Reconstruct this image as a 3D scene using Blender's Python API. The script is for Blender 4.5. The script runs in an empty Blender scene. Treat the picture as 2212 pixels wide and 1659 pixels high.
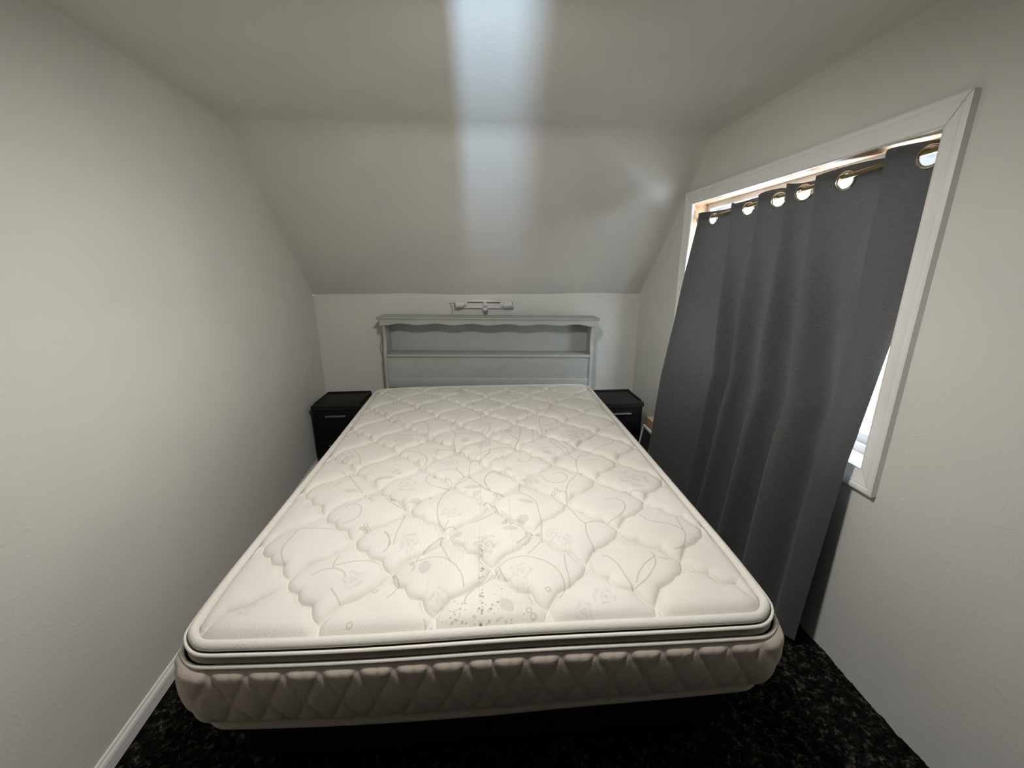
import bpy, bmesh, math, random
import numpy as np
from mathutils import Vector, Matrix, noise as mnoise

SC = bpy.context.scene
COL = SC.collection
random.seed(4)
RNG = np.random.default_rng(7)

# ------------------------------------------------------------------ camera
F_PX, PITCH, YAW, ROLL, CAM_H = 895.1, 0.2731, 0.0649, 0.0060, 1.35
cam_d = bpy.data.cameras.new('camera')
cam_d.sensor_fit = 'HORIZONTAL'
cam_d.sensor_width = 36.0
cam_d.lens = F_PX * 36.0 / 2212.0
cam_d.clip_start = 0.02
cam = bpy.data.objects.new('camera', cam_d)
COL.objects.link(cam)
_xr = Vector((math.cos(YAW), -math.sin(YAW), 0))
_fh = Vector((math.sin(YAW), math.cos(YAW), 0))
_z = Vector((0, 0, 1))
_u = math.sin(PITCH) * _fh + math.cos(PITCH) * _z
_d = math.cos(PITCH) * _fh - math.sin(PITCH) * _z
_cx = math.cos(ROLL) * _xr - math.sin(ROLL) * _u
_cy = math.sin(ROLL) * _xr + math.cos(ROLL) * _u
cam.matrix_world = Matrix(((_cx.x, _cy.x, -_d.x, 0), (_cx.y, _cy.y, -_d.y, 0),
                           (_cx.z, _cy.z, -_d.z, CAM_H), (0, 0, 0, 1)))
SC.camera = cam

# ------------------------------------------------------------------ view, sky, lights
SC.view_settings.view_transform = 'Standard'
SC.view_settings.look = 'None'
SC.view_settings.gamma = 1.0
SC.view_settings.use_curve_mapping = False
SC.view_settings.exposure = 0.0

SKY_STRENGTH = 20.0
LAMP_STRENGTH = 200.0       # diffuser of the ceiling light (built further down)
LAMP_COLOR = (1.0, 0.965, 0.925)
STRIP_WATT = 440.0           # added unseen spot that throws the bluish strip on the ceiling

world = bpy.data.worlds.new('World')
SC.world = world
world.use_nodes = True
wn = world.node_tree.nodes
bg = wn['Background']
bg.inputs['Color'].default_value = (0.80, 0.90, 1.0, 1)
bg.inputs['Strength'].default_value = SKY_STRENGTH

strip_spot_d = bpy.data.lights.new('strip_helper_spot', 'SPOT')  # made-up source out of view, aimed up through the gap at the ceiling
strip_spot_d.energy = STRIP_WATT
strip_spot_d.color = (0.50, 0.73, 1.0)
strip_spot_d.spot_size = math.radians(110)
strip_spot_d.spot_blend = 1.0
strip_spot_d.shadow_soft_size = 0.012
strip_spot = bpy.data.objects.new('strip_helper_spot', strip_spot_d)
COL.objects.link(strip_spot)
strip_spot.location = (0.0, -0.70, 0.48)
strip_spot.rotation_euler = (math.radians(90 + 64), 0, 0)

# ------------------------------------------------------------------ helpers
def obj(name, verts, faces, mat, parent=None, smooth=False, loc=None):
    me = bpy.data.meshes.new(name)
    me.from_pydata([tuple(v) for v in verts], [], [tuple(f) for f in faces])
    me.update()
    if mat: me.materials.append(mat)
    o = bpy.data.objects.new(name, me)
    COL.objects.link(o)
    if parent: o.parent = parent
    if loc: o.location = loc
    if smooth: me.shade_smooth()
    return o

def bm_obj(name, bm, mat, parent=None, smooth=False):
    me = bpy.data.meshes.new(name)
    bmesh.ops.recalc_face_normals(bm, faces=bm.faces)
    bm.to_mesh(me); bm.free()
    if mat: me.materials.append(mat)
    o = bpy.data.objects.new(name, me)
    COL.objects.link(o)
    if parent: o.parent = parent
    if smooth:
        me.shade_smooth()
        try: me.set_sharp_from_angle(angle=math.radians(40))
        except Exception: pass
    return o

def add_box(bm, lo, hi, bevel=0.0, seg=2):
    r = bmesh.ops.create_cube(bm, size=1.0)
    vs = r['verts']
    for v in vs:
        v.co = Vector([(lo[i] + hi[i]) / 2 + v.co[i] * (hi[i] - lo[i]) for i in range(3)])
    if bevel:
        es = list({e for v in vs for e in v.link_edges})
        bmesh.ops.bevel(bm, geom=es, offset=bevel, segments=seg, profile=0.5, affect='EDGES')

def box(name, lo, hi, mat, parent=None, bevel=0.0, seg=2):
    bm = bmesh.new(); add_box(bm, lo, hi, bevel, seg)
    return bm_obj(name, bm, mat, parent, smooth=bevel > 0)

def add_cyl(bm, a, b, ra, rb=None, seg=24, caps=True):
    a, b = Vector(a), Vector(b); rb = ra if rb is None else rb
    d = (b - a).normalized(); s = d.orthogonal().normalized(); t = d.cross(s)
    A = [bm.verts.new(a + (s * math.cos(2*math.pi*i/seg) + t * math.sin(2*math.pi*i/seg)) * ra) for i in range(seg)]
    B = [bm.verts.new(b + (s * math.cos(2*math.pi*i/seg) + t * math.sin(2*math.pi*i/seg)) * rb) for i in range(seg)]
    for i in range(seg):
        j = (i + 1) % seg
        bm.faces.new((A[i], A[j], B[j], B[i]))
    if caps:
        bm.faces.new(A[::-1]); bm.faces.new(B)

def add_lathe(bm, origin, axis, prof, seg=28):
    """prof: list of (radius, distance along axis)"""
    o, d = Vector(origin), Vector(axis).normalized()
    s = d.orthogonal().normalized(); t = d.cross(s)
    rings = []
    for r, h in prof:
        rings.append([bm.verts.new(o + d*h + (s*math.cos(2*math.pi*i/seg) + t*math.sin(2*math.pi*i/seg))*max(r, 1e-5)) for i in range(seg)])
    for A, B in zip(rings, rings[1:]):
        for i in range(seg):
            j = (i + 1) % seg
            bm.faces.new((A[i], A[j], B[j], B[i]))

def add_tube(bm, pts, r, seg=10, closed=False):
    pts = [Vector(p) for p in pts]; n = len(pts); rings = []
    up = None
    for k, p in enumerate(pts):
        if closed: d = pts[(k+1) % n] - pts[k-1]
        else: d = pts[min(k+1, n-1)] - pts[max(k-1, 0)]
        d.normalize()
        if up is None: up = d.orthogonal().normalized()
        up = (up - d * up.dot(d)).normalized()
        s = d.cross(up)
        rings.append([bm.verts.new(p + (up*math.cos(2*math.pi*i/seg) + s*math.sin(2*math.pi*i/seg))*r) for i in range(seg)])
    m = n if closed else n - 1
    for k in range(m):
        A, B = rings[k], rings[(k+1) % n]
        for i in range(seg):
            j = (i + 1) % seg
            bm.faces.new((A[i], A[j], B[j], B[i]))
    if not closed:
        bm.faces.new(rings[0][::-1]); bm.faces.new(rings[-1])

def catmull(P, per):
    P = [np.array(p, float) for p in P]; out = []
    Q = [2*P[0]-P[1]] + P + [2*P[-1]-P[-2]]
    for i in range(1, len(Q)-2):
        p0, p1, p2, p3 = Q[i-1:i+3]
        for k in range(per):
            t = k/per
            out.append(0.5*((2*p1)+(-p0+p2)*t+(2*p0-5*p1+4*p2-p3)*t*t+(-p0+3*p1-3*p2+p3)*t**3))
    out.append(P[-1])
    return np.array(out)

def empty(name, loc=(0, 0, 0)):
    o = bpy.data.objects.new(name, None); COL.objects.link(o)
    o.location = loc; o.empty_display_size = 0.1
    return o

def tag(o, label=None, cat=None, group=None, kind=None):
    if label: o['label'] = label
    if cat: o['category'] = cat
    if group: o['group'] = group
    if kind: o['kind'] = kind
    return o

# ------------------------------------------------------------------ materials
def mat_new(name):
    m = bpy.data.materials.new(name); m.use_nodes = True
    nt = m.node_tree; b = nt.nodes['Principled BSDF']
    return m, nt, b

def N(nt, t, **kw):
    n = nt.nodes.new(t)
    for k, v in kw.items():
        if hasattr(n, k): setattr(n, k, v)
        else: n.inputs[k.replace('_', ' ')].default_value = v
    return n

def plain(name, col, rough=0.6, metal=0.0, bump=0.0, bscale=80.0, var=0.0, vscale=6.0):
    m, nt, b = mat_new(name)
    b.inputs['Base Color'].default_value = (*col, 1)
    b.inputs['Roughness'].default_value = rough
    b.inputs['Metallic'].default_value = metal
    tc = N(nt, 'ShaderNodeTexCoord')
    if name.startswith('black'): b.inputs['Specular IOR Level'].default_value = 0.18
    if var:
        n = N(nt, 'ShaderNodeTexNoise'); n.inputs['Scale'].default_value = vscale; n.inputs['Detail'].default_value = 4
        r = N(nt, 'ShaderNodeValToRGB')
        r.color_ramp.elements[0].position = 0.3; r.color_ramp.elements[1].position = 0.7
        r.color_ramp.elements[0].color = (*[c*(1-var) for c in col], 1)
        r.color_ramp.elements[1].color = (*[min(1, c*(1+var)) for c in col], 1)
        nt.links.new(tc.outputs['Object'], n.inputs['Vector'])
        nt.links.new(n.outputs['Fac'], r.inputs['Fac']); nt.links.new(r.outputs['Color'], b.inputs['Base Color'])
    if bump:
        n = N(nt, 'ShaderNodeTexNoise'); n.inputs['Scale'].default_value = bscale; n.inputs['Detail'].default_value = 3
        bp = N(nt, 'ShaderNodeBump'); bp.inputs['Strength'].default_value = bump; bp.inputs['Distance'].default_value = 0.004
        nt.links.new(tc.outputs['Object'], n.inputs['Vector'])
        nt.links.new(n.outputs['Fac'], bp.inputs['Height']); nt.links.new(bp.outputs['Normal'], b.inputs['Normal'])
    return m

def wall_paint(name, col):
    m, nt, b = mat_new(name)
    b.inputs['Roughness'].default_value = 0.62
    b.inputs['Specular IOR Level'].default_value = 0.3
    tc = N(nt, 'ShaderNodeTexCoord')
    # mottled roller paint
    n0 = N(nt, 'ShaderNodeTexNoise'); n0.inputs['Scale'].default_value = 2.2; n0.inputs['Detail'].default_value = 5
    r0 = N(nt, 'ShaderNodeValToRGB')
    r0.color_ramp.elements[0].position = 0.32; r0.color_ramp.elements[1].position = 0.68
    r0.color_ramp.elements[0].color = (col[0]*.95, col[1]*.955, col[2]*.96, 1)
    r0.color_ramp.elements[1].color = (col[0]*1.03, col[1]*1.025, col[2]*1.01, 1)
    nt.links.new(tc.outputs['Object'], n0.inputs['Vector']); nt.links.new(n0.outputs['Fac'], r0.inputs['Fac'])
    nt.links.new(r0.outputs['Color'], b.inputs['Base Color'])
    # fine roller stipple plus sparse trowel ridges
    n1 = N(nt, 'ShaderNodeTexNoise'); n1.inputs['Scale'].default_value = 150; n1.inputs['Detail'].default_value = 3
    n2 = N(nt, 'ShaderNodeTexNoise'); n2.inputs['Scale'].default_value = 15; n2.inputs['Detail'].default_value = 6
    n2.inputs['Distortion'].default_value = 1.6
    r2 = N(nt, 'ShaderNodeValToRGB')
    r2.color_ramp.elements[0].position = 0.58; r2.color_ramp.elements[1].position = 0.90
    nt.links.new(tc.outputs['Object'], n1.inputs['Vector']); nt.links.new(tc.outputs['Object'], n2.inputs['Vector'])
    nt.links.new(n2.outputs['Fac'], r2.inputs['Fac'])
    ma = N(nt, 'ShaderNodeMath', operation='MULTIPLY_ADD'); ma.inputs[1].default_value = 0.55
    nt.links.new(n1.outputs['Fac'], ma.inputs[0]); nt.links.new(r2.outputs['Color'], ma.inputs[2])
    bp = N(nt, 'ShaderNodeBump'); bp.inputs['Strength'].default_value = 0.36; bp.inputs['Distance'].default_value = 0.003
    nt.links.new(ma.outputs[0], bp.inputs['Height']); nt.links.new(bp.outputs['Normal'], b.inputs['Normal'])
    return m

M_WALL = wall_paint('wall_paint', (0.73, 0.72, 0.67))
M_CEIL = wall_paint('ceiling_paint', (0.72, 0.70, 0.655))
M_TRIM = plain('white_trim_paint', (0.86, 0.845, 0.81), 0.42, bump=0.10, bscale=40, var=0.03, vscale=5)
M_VINYL = plain('white_vinyl', (0.82, 0.83, 0.85), 0.35, var=0.02)
M_GREY = plain('grey_painted_wood', (0.43, 0.445, 0.42), 0.45, bump=0.12, bscale=26, var=0.05, vscale=7)
M_BLACK = plain('black_plastic', (0.003, 0.003, 0.0035), 0.6, bump=0.06, bscale=260, var=0.06)
M_BLACKTOP = plain('black_plastic_top', (0.011, 0.011, 0.0105), 0.55, bump=0.10, bscale=320, var=0.06)
M_HANDLE = plain('dark_grey_handle', (0.12, 0.12, 0.13), 0.32, var=0.04)
M_FIX = plain('white_enamel', (0.76, 0.755, 0.75), 0.28, var=0.02)
M_HOLE_SHADOW = plain('dark_socket_and_shadow', (0.03, 0.028, 0.025), 0.6, var=0.05)
M_BRASS = plain('antique_brass', (0.30, 0.235, 0.12), 0.30, metal=1.0, var=0.08, vscale=20)
M_NICKEL = plain('grommet_metal', (0.52, 0.48, 0.40), 0.24, metal=1.0, var=0.05, vscale=20)
M_BASEF = plain('black_base_fabric', (0.006, 0.006, 0.006), 0.9, bump=0.3, bscale=400, var=0.1)
M_PIPING = plain('cream_piping', (0.76, 0.72, 0.65), 0.6, bump=0.25, bscale=500, var=0.03, vscale=30)
M_CARD = plain('brown_cardboard', (0.30, 0.19, 0.095), 0.85, bump=0.1, bscale=60, var=0.08, vscale=10)
M_SCREENFRAME = plain('white_metal_frame', (0.55, 0.54, 0.52), 0.4, var=0.03)
M_MESH = plain('dark_mesh', (0.010, 0.012, 0.014), 0.85, bump=0.5, bscale=700, var=0.1, vscale=60)
M_CORD = plain('grey_cord', (0.34, 0.33, 0.31), 0.6, var=0.04)
M_LOWBOUNCE = plain('dark_low_bounce', (0.045, 0.032, 0.022), 0.5, bump=0.08, bscale=30, var=0.03)  # kept dark so the unseen wall and leaves bounce little light onto the bed

def wood_mat():
    m, nt, b = mat_new('raw_pine')
    tc = N(nt, 'ShaderNodeTexCoord'); mp = N(nt, 'ShaderNodeMapping')
    mp.inputs['Scale'].default_value = (14, 1.2, 14)
    w = N(nt, 'ShaderNodeTexNoise'); w.inputs['Scale'].default_value = 5; w.inputs['Detail'].default_value = 6; w.inputs['Distortion'].default_value = .8
    r = N(nt, 'ShaderNodeValToRGB')
    r.color_ramp.elements[0].position = .35; r.color_ramp.elements[1].position = .68
    r.color_ramp.elements[0].color = (0.36, 0.19, 0.09, 1); r.color_ramp.elements[1].color = (0.60, 0.40, 0.25, 1)
    nt.links.new(tc.outputs['Object'], mp.inputs['Vector']); nt.links.new(mp.outputs['Vector'], w.inputs['Vector'])
    nt.links.new(w.outputs['Fac'], r.inputs['Fac']); nt.links.new(r.outputs['Color'], b.inputs['Base Color'])
    b.inputs['Roughness'].default_value = 0.55
    return m
M_PINE = wood_mat()

def glass_mat():
    m, nt, b = mat_new('window_glass')
    nt.nodes.remove(b)
    out = nt.nodes['Material Output']
    tr = N(nt, 'ShaderNodeBsdfTransparent'); tr.inputs['Color'].default_value = (0.97, 0.985, 0.98, 1)
    gl = N(nt, 'ShaderNodeBsdfGlossy'); gl.inputs['Roughness'].default_value = 0.02
    mx = N(nt, 'ShaderNodeMixShader'); mx.inputs[0].default_value = 0.07
    nt.links.new(tr.outputs[0], mx.inputs[1]); nt.links.new(gl.outputs[0], mx.inputs[2])
    nt.links.new(mx.outputs[0], out.inputs['Surface'])
    return m
M_GLASS = glass_mat()

def emit_mat(name, col, s):
    m, nt, b = mat_new(name)
    b.inputs['Base Color'].default_value = (0.8, 0.8, 0.8, 1)
    b.inputs['Emission Color'].default_value = (*col, 1)
    b.inputs['Emission Strength'].default_value = s
    return m
M_LAMP = emit_mat('lit_diffuser', LAMP_COLOR, LAMP_STRENGTH)

def curtain_mat():
    m, nt, b = mat_new('charcoal_linen')
    out = nt.nodes['Material Output']
    uv = N(nt, 'ShaderNodeUVMap')
    mp = N(nt, 'ShaderNodeMapping'); mp.inputs['Scale'].default_value = (38, 420, 1)
    n1 = N(nt, 'ShaderNodeTexNoise'); n1.inputs['Scale'].default_value = 1; n1.inputs['Detail'].default_value = 5; n1.inputs['Roughness'].default_value = .7
    mp2 = N(nt, 'ShaderNodeMapping'); mp2.inputs['Scale'].default_value = (520, 60, 1)
    n2 = N(nt, 'ShaderNodeTexNoise'); n2.inputs['Scale'].default_value = 1; n2.inputs['Detail'].default_value = 3
    nt.links.new(uv.outputs[0], mp.inputs['Vector']); nt.links.new(mp.outputs[0], n1.inputs['Vector'])
    nt.links.new(uv.outputs[0], mp2.inputs['Vector']); nt.links.new(mp2.outputs[0], n2.inputs['Vector'])
    ad = N(nt, 'ShaderNodeMath', operation='MULTIPLY_ADD'); ad.inputs[1].default_value = .45
    nt.links.new(n2.outputs['Fac'], ad.inputs[0]); nt.links.new(n1.outputs['Fac'], ad.inputs[2])
    r = N(nt, 'ShaderNodeValToRGB')
    r.color_ramp.elements[0].position = .48; r.color_ramp.elements[1].position = .98
    r.color_ramp.elements[0].color = (0.048, 0.049, 0.049, 1); r.color_ramp.elements[1].color = (0.106, 0.107, 0.105, 1)
    nt.links.new(ad.outputs[0], r.inputs['Fac']); nt.links.new(r.outputs['Color'], b.inputs['Base Color'])
    b.inputs['Roughness'].default_value = 0.85
    b.inputs['Specular IOR Level'].default_value = 0.2
    b.inputs['Sheen Weight'].default_value = 0.12
    bp = N(nt, 'ShaderNodeBump'); bp.inputs['Strength'].default_value = .25; bp.inputs['Distance'].default_value = .001
    nt.links.new(ad.outputs[0], bp.inputs['Height']); nt.links.new(bp.outputs['Normal'], b.inputs['Normal'])
    tl = N(nt, 'ShaderNodeBsdfTranslucent'); tl.inputs['Color'].default_value = (0.056, 0.053, 0.052, 1)
    ad2 = N(nt, 'ShaderNodeMixShader'); ad2.inputs[0].default_value = 0.06
    nt.links.new(b.outputs[0], ad2.inputs[1]); nt.links.new(tl.outputs[0], ad2.inputs[2])
    nt.links.new(ad2.outputs[0], out.inputs['Surface'])
    return m
M_CURT = curtain_mat()

def carpet_mat():
    m, nt, b = mat_new('mottled_dark_carpet')
    tc = N(nt, 'ShaderNodeTexCoord')
    n0 = N(nt, 'ShaderNodeTexNoise'); n0.inputs['Scale'].default_value = 48; n0.inputs['Detail'].default_value = 5; n0.inputs['Roughness'].default_value = .72
    n0.inputs['Distortion'].default_value = .4
    nt.links.new(tc.outputs['Object'], n0.inputs['Vector'])
    r = N(nt, 'ShaderNodeValToRGB')
    e = r.color_ramp.elements
    e[0].position = .42; e[0].color = (0.004, 0.004, 0.004, 1)
    e[1].position = .78; e[1].color = (0.34, 0.31, 0.24, 1)
    x = e.new(.54); x.color = (0.016, 0.015, 0.0125, 1)
    x = e.new(.63); x.color = (0.085, 0.078, 0.060, 1)
    nt.links.new(n0.outputs['Fac'], r.inputs['Fac'])
    n1 = N(nt, 'ShaderNodeTexNoise'); n1.inputs['Scale'].default_value = 480; n1.inputs['Detail'].default_value = 2
    nt.links.new(tc.outputs['Object'], n1.inputs['Vector'])
    r1 = N(nt, 'ShaderNodeValToRGB'); r1.color_ramp.elements[0].color = (.35, .35, .35, 1); r1.color_ramp.elements[1].color = (1.5, 1.5, 1.5, 1)
    r1.color_ramp.elements[0].position = .35; r1.color_ramp.elements[1].position = .7
    nt.links.new(n1.outputs['Fac'], r1.inputs['Fac'])
    mu = N(nt, 'ShaderNodeMix', data_type='RGBA', blend_type='MULTIPLY'); mu.inputs[0].default_value = 1
    nt.links.new(r.outputs['Color'], mu.inputs[6]); nt.links.new(r1.outputs['Color'], mu.inputs[7])
    nt.links.new(mu.outputs[2], b.inputs['Base Color'])
    b.inputs['Roughness'].default_value = 1.0
    b.inputs['Specular IOR Level'].default_value = 0.05
    bp = N(nt, 'ShaderNodeBump'); bp.inputs['Strength'].default_value = .8; bp.inputs['Distance'].default_value = .006
    nt.links.new(n1.outputs['Fac'], bp.inputs['Height']); nt.links.new(bp.outputs['Normal'], b.inputs['Normal'])
    return m
M_CARPET = carpet_mat()

def fabric_mat(name, col, attr=False, knit=900.0, strength=.35):
    """woven mattress ticking; a colour attribute carries the printed pattern"""
    m, nt, b = mat_new(name)
    tc = N(nt, 'ShaderNodeTexCoord')
    n0 = N(nt, 'ShaderNodeTexNoise'); n0.inputs['Scale'].default_value = 5; n0.inputs['Detail'].default_value = 4
    r0 = N(nt, 'ShaderNodeValToRGB'); r0.color_ramp.elements[0].position = .3; r0.color_ramp.elements[1].position = .7
    r0.color_ramp.elements[0].color = (*[c*.96 for c in col], 1); r0.color_ramp.elements[1].color = (*[c*1.02 for c in col], 1)
    nt.links.new(tc.outputs['Object'], n0.inputs['Vector']); nt.links.new(n0.outputs['Fac'], r0.inputs['Fac'])
    if attr:
        a = N(nt, 'ShaderNodeAttribute'); a.attribute_name = 'printed'
        mu = N(nt, 'ShaderNodeMix', data_type='RGBA', blend_type='MULTIPLY'); mu.inputs[0].default_value = 1
        nt.links.new(r0.outputs['Color'], mu.inputs[6]); nt.links.new(a.outputs['Color'], mu.inputs[7])
        nt.links.new(mu.outputs[2], b.inputs['Base Color'])
    else:
        nt.links.new(r0.outputs['Color'], b.inputs['Base Color'])
    b.inputs['Roughness'].default_value = .8
    b.inputs['Specular IOR Level'].default_value = .25
    b.inputs['Sheen Weight'].default_value = .1
    v = N(nt, 'ShaderNodeTexVoronoi'); v.inputs['Scale'].default_value = knit / 4
    nt.links.new(tc.outputs['Object'], v.inputs['Vector'])
    bp = N(nt, 'ShaderNodeBump'); bp.inputs['Strength'].default_value = strength; bp.inputs['Distance'].default_value = .0012
    nt.links.new(v.outputs['Distance'], bp.inputs['Height']); nt.links.new(bp.outputs['Normal'], b.inputs['Normal'])
    return m
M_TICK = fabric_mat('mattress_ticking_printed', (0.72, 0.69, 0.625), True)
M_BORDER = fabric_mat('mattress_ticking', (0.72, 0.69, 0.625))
M_TICK_SHADED = fabric_mat('mattress_ticking_shaded', (0.62, 0.53, 0.445), False, 1200, .2)  # same ticking made darker and warmer, shade put into the side colour
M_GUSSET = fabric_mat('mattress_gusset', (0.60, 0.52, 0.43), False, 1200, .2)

# ------------------------------------------------------------------ room shell
X_R = 1.215
Y_F = -0.30
def XL(y): return -1.236 + 0.065 * (3.155 - y)
Z_C = 2.004
KL = Vector((XL(3.155), 3.155, 1.174)); KR = Vector((X_R, 3.235, 1.152))
BL = Vector((XL(2.215), 2.215, Z_C)); BR = Vector((X_R, 2.335, Z_C))

def wob(t): return (0.004*math.sin(t*9.0) + 0.0025*math.sin(t*23+1)) * min(1, 8*t, 8*(1-t))
def bend_profile(K, B, n=9, r=0.10):
    """knee-wall top K up the slope to the rounded bend B and on to the flat ceiling"""
    s = (B - K).normalized(); f = Vector((0, -1, 0))
    p0 = B - s * r; p2 = B + f * r
    return [K, *[(1-t)**2*p0 + 2*t*(1-t)*B + t*t*p2 for t in [i/n for i in range(n+1)]]]
pl, pr = bend_profile(KL, BL), bend_profile(KR, BR)
pl = [Vector((XL(p.y), p.y, p.z)) for p in pl]
pl.append(Vector((XL(Y_F-.04), Y_F-.04, Z_C))); pr.append(Vector((X_R, Y_F-.04, Z_C)))
OUT = Vector((0, .02, .02))      # side walls reach a little above the ceiling skin
nv = len(pl)
tcol = sorted({0.0, 1.0, *[.004*k for k in range(1, 9)], *[1-.004*k for k in range(1, 9)], *[.04 + .92*k/24 for k in range(25)]})
cols = len(tcol) - 1
def row_normal(i):
    d = pl[min(i+1, nv-1)] - pl[max(i-1, 0)]
    return Vector((0, d.z, -d.y)).normalized() * (-1 if d.y > 0 else 1)
V = []; Fc = []
for i in range(nv):
    n = row_normal(i)
    if n.z > 0: n = -n
    rad = .010 if i == 0 else .022 if i == 1 else .030
    for c in range(cols + 1):
        t = tcol[c]
        te = -.012 if c == 0 else 1.012 if c == cols else t      # runs a little past the side walls
        p = pl[i] + (pr[i] - pl[i]) * te
        d = max(0, min(t, 1-t)) * 2.45
        if 0 < d < rad: p += n * (rad - math.sqrt(rad*rad - (rad-d)**2))
        if c in (0, cols): p += n * rad
        if i == 0: p.z += wob(t)
        V.append(p)
for i in range(nv - 1):
    for c in range(cols):
        a = i*(cols+1) + c
        Fc.append((a, a+1, a+cols+2, a+cols+1))
tag(obj('ceiling', V, Fc, M_CEIL, smooth=True), 'off-white flat ceiling bending down into a slope behind the bed', kind='structure')

# knee wall behind the headboard
V = [(KL.x, KL.y, 0), (KR.x, KR.y, 0)]; Fc = []
top = [pl[0].lerp(pr[0], c/cols) + Vector((0, 0, wob(c/cols))) for c in range(cols+1)]
V = [(p.x, p.y, -.08) for p in top] + [(p.x, p.y, p.z+.02) for p in top]
Fc = [(c, c+1, cols+2+c, cols+1+c) for c in range(cols)]
tag(obj('wall_back', V, Fc, M_WALL), 'low off-white knee wall behind the headboard', kind='structure')
# left wall
V = [(XL(Y_F), Y_F, -.08), (KL.x, KL.y, -.08), *[tuple(p + OUT) for p in pl]]
tag(obj('wall_left', V, [tuple(range(len(V)))], M_WALL), 'long off-white plaster wall left of the bed', kind='structure')
# right wall with the window opening
W_Y0, W_Y1, W_Z0, W_Z1 = 1.140, 2.483, 0.724, 1.695
bm = bmesh.new()
outer = [bm.verts.new(v) for v in [(X_R, Y_F, -.08), (X_R, KR.y, -.08), *[tuple(p + OUT) for p in pr]]]
# outline order: floor front, floor back, knee, slope ..., ceiling front
inner = [bm.verts.new(v) for v in [(X_R, W_Y0, W_Z0), (X_R, W_Y1, W_Z0), (X_R, W_Y1, W_Z1), (X_R, W_Y0, W_Z1)]]
eo = [bm.edges.new((outer[i], outer[(i+1) % len(outer)])) for i in range(len(outer))]
ei = [bm.edges.new((inner[i], inner[(i+1) % 4])) for i in range(4)]
bmesh.ops.triangle_fill(bm, use_beauty=True, use_dissolve=False, edges=eo + ei)
tag(bm_obj('wall_right', bm, M_WALL), 'off-white plaster wall right of the bed with the curtained window', kind='structure')

# front wall behind the camera: doorway and leaves added to shape the ceiling strip
D0, D1, DZ = -0.42, 0.40, 1.95
xl = XL(Y_F)
V = [(xl, Y_F, -.08), (D0, Y_F, -.08), (D0, Y_F, DZ), (D1, Y_F, DZ), (D1, Y_F, -.08), (X_R, Y_F, -.08), (X_R, Y_F, Z_C), (D1, Y_F, Z_C), (D0, Y_F, Z_C), (xl, Y_F, Z_C)]
tag(obj('wall_front', V, [(0, 1, 2, 8, 9), (2, 3, 7, 8), (3, 4, 5, 6, 7)], M_LOWBOUNCE), 'unseen wall behind the viewer, kept dark, with an added doorway', kind='structure')
def mask_leaf(name, a, b, t, label):
    """added door leaf from hinge point a to free edge b (plan), thickness t away from the room"""
    a, b = Vector((a[0], a[1], 0)), Vector((b[0], b[1], 0))
    d = (b - a).normalized(); n = Vector((d.y, -d.x, 0))
    pts = [a, b, b + n*t, a + n*t]
    V = [(p.x, p.y, 0.012) for p in pts] + [(p.x, p.y, DZ) for p in pts]
    return tag(obj(name, V, [(0, 1, 2, 3), (7, 6, 5, 4), (0, 4, 5, 1), (1, 5, 6, 2), (2, 6, 7, 3), (3, 7, 4, 0)], M_LOWBOUNCE), label, kind='structure')
mask_leaf('door_mask_1', (D0, Y_F), (-0.0295, -0.12), 0.03, 'added unseen door leaf whose free edge cuts one side of the ceiling strip')
mask_leaf('door_mask_2', (D1, -0.385), (0.0245, -0.385), -0.03, 'added unseen door leaf whose edge cuts the other side of the ceiling strip')
# added dark box beyond the doorway keeps outdoor light out
V = [(-0.7, Y_F - .001, -.01), (0.7, Y_F - .001, -.01), (0.7, -1.2, -.01), (-0.7, -1.2, -.01), (-0.7, Y_F - .001, 2.1), (0.7, Y_F - .001, 2.1), (0.7, -1.2, 2.1), (-0.7, -1.2, 2.1)]
tag(obj('wall_light_block', V, [(3, 2, 1, 0), (4, 5, 6, 7), (1, 2, 6, 5), (2, 3, 7, 6), (3, 0, 4, 7)], plain('light_block_dark', (0.03, 0.03, 0.032), .8, var=.05)), 'added dark box beyond the doorway that keeps outdoor light out', kind='structure')

# carpet: a lumpy pile surface
gx = np.arange(-1.30, X_R + 0.03, 0.007); gy = np.arange(Y_F - .03, 3.27, 0.007)
nx, ny = len(gx), len(gy)
GX, GY = np.meshgrid(gx, gy)
h = RNG.random((ny, nx)) * 0.012
def blur(a, k):
    for _ in range(k):
        a = (a + np.roll(a, 1, 0) + np.roll(a, -1, 0) + np.roll(a, 1, 1) + np.roll(a, -1, 1)) / 5
    return a
h = blur(h, 1) + 3.0 * (blur(RNG.random((ny, nx)), 12) - .5) * 0.02
h -= h.max() - 0.0
Vn = np.stack([GX.ravel(), GY.ravel(), h.ravel()], 1)
idx = np.arange(nx*ny).reshape(ny, nx)
Fn = np.stack([idx[:-1, :-1].ravel(), idx[:-1, 1:].ravel(), idx[1:, 1:].ravel(), idx[1:, :-1].ravel()], 1)
def np_mesh(name, Vn, Fn, mat, parent=None, smooth=True):
    me = bpy.data.meshes.new(name)
    me.vertices.add(len(Vn)); me.vertices.foreach_set('co', np.ascontiguousarray(Vn, dtype=np.float32).ravel())
    nf = len(Fn)
    me.loops.add(nf*4); me.loops.foreach_set('vertex_index', np.ascontiguousarray(Fn, dtype=np.int32).ravel())
    me.polygons.add(nf); me.polygons.foreach_set('loop_start', np.arange(0, nf*4, 4, dtype=np.int32))
    me.update(calc_edges=True); me.validate()
    me.materials.append(mat)
    if smooth: me.shade_smooth()
    o = bpy.data.objects.new(name, me); COL.objects.link(o)
    if parent: o.parent = parent
    return o
tag(np_mesh('floor', Vn, Fn, M_CARPET), 'dark mottled shaggy carpet', kind='structure')

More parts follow.
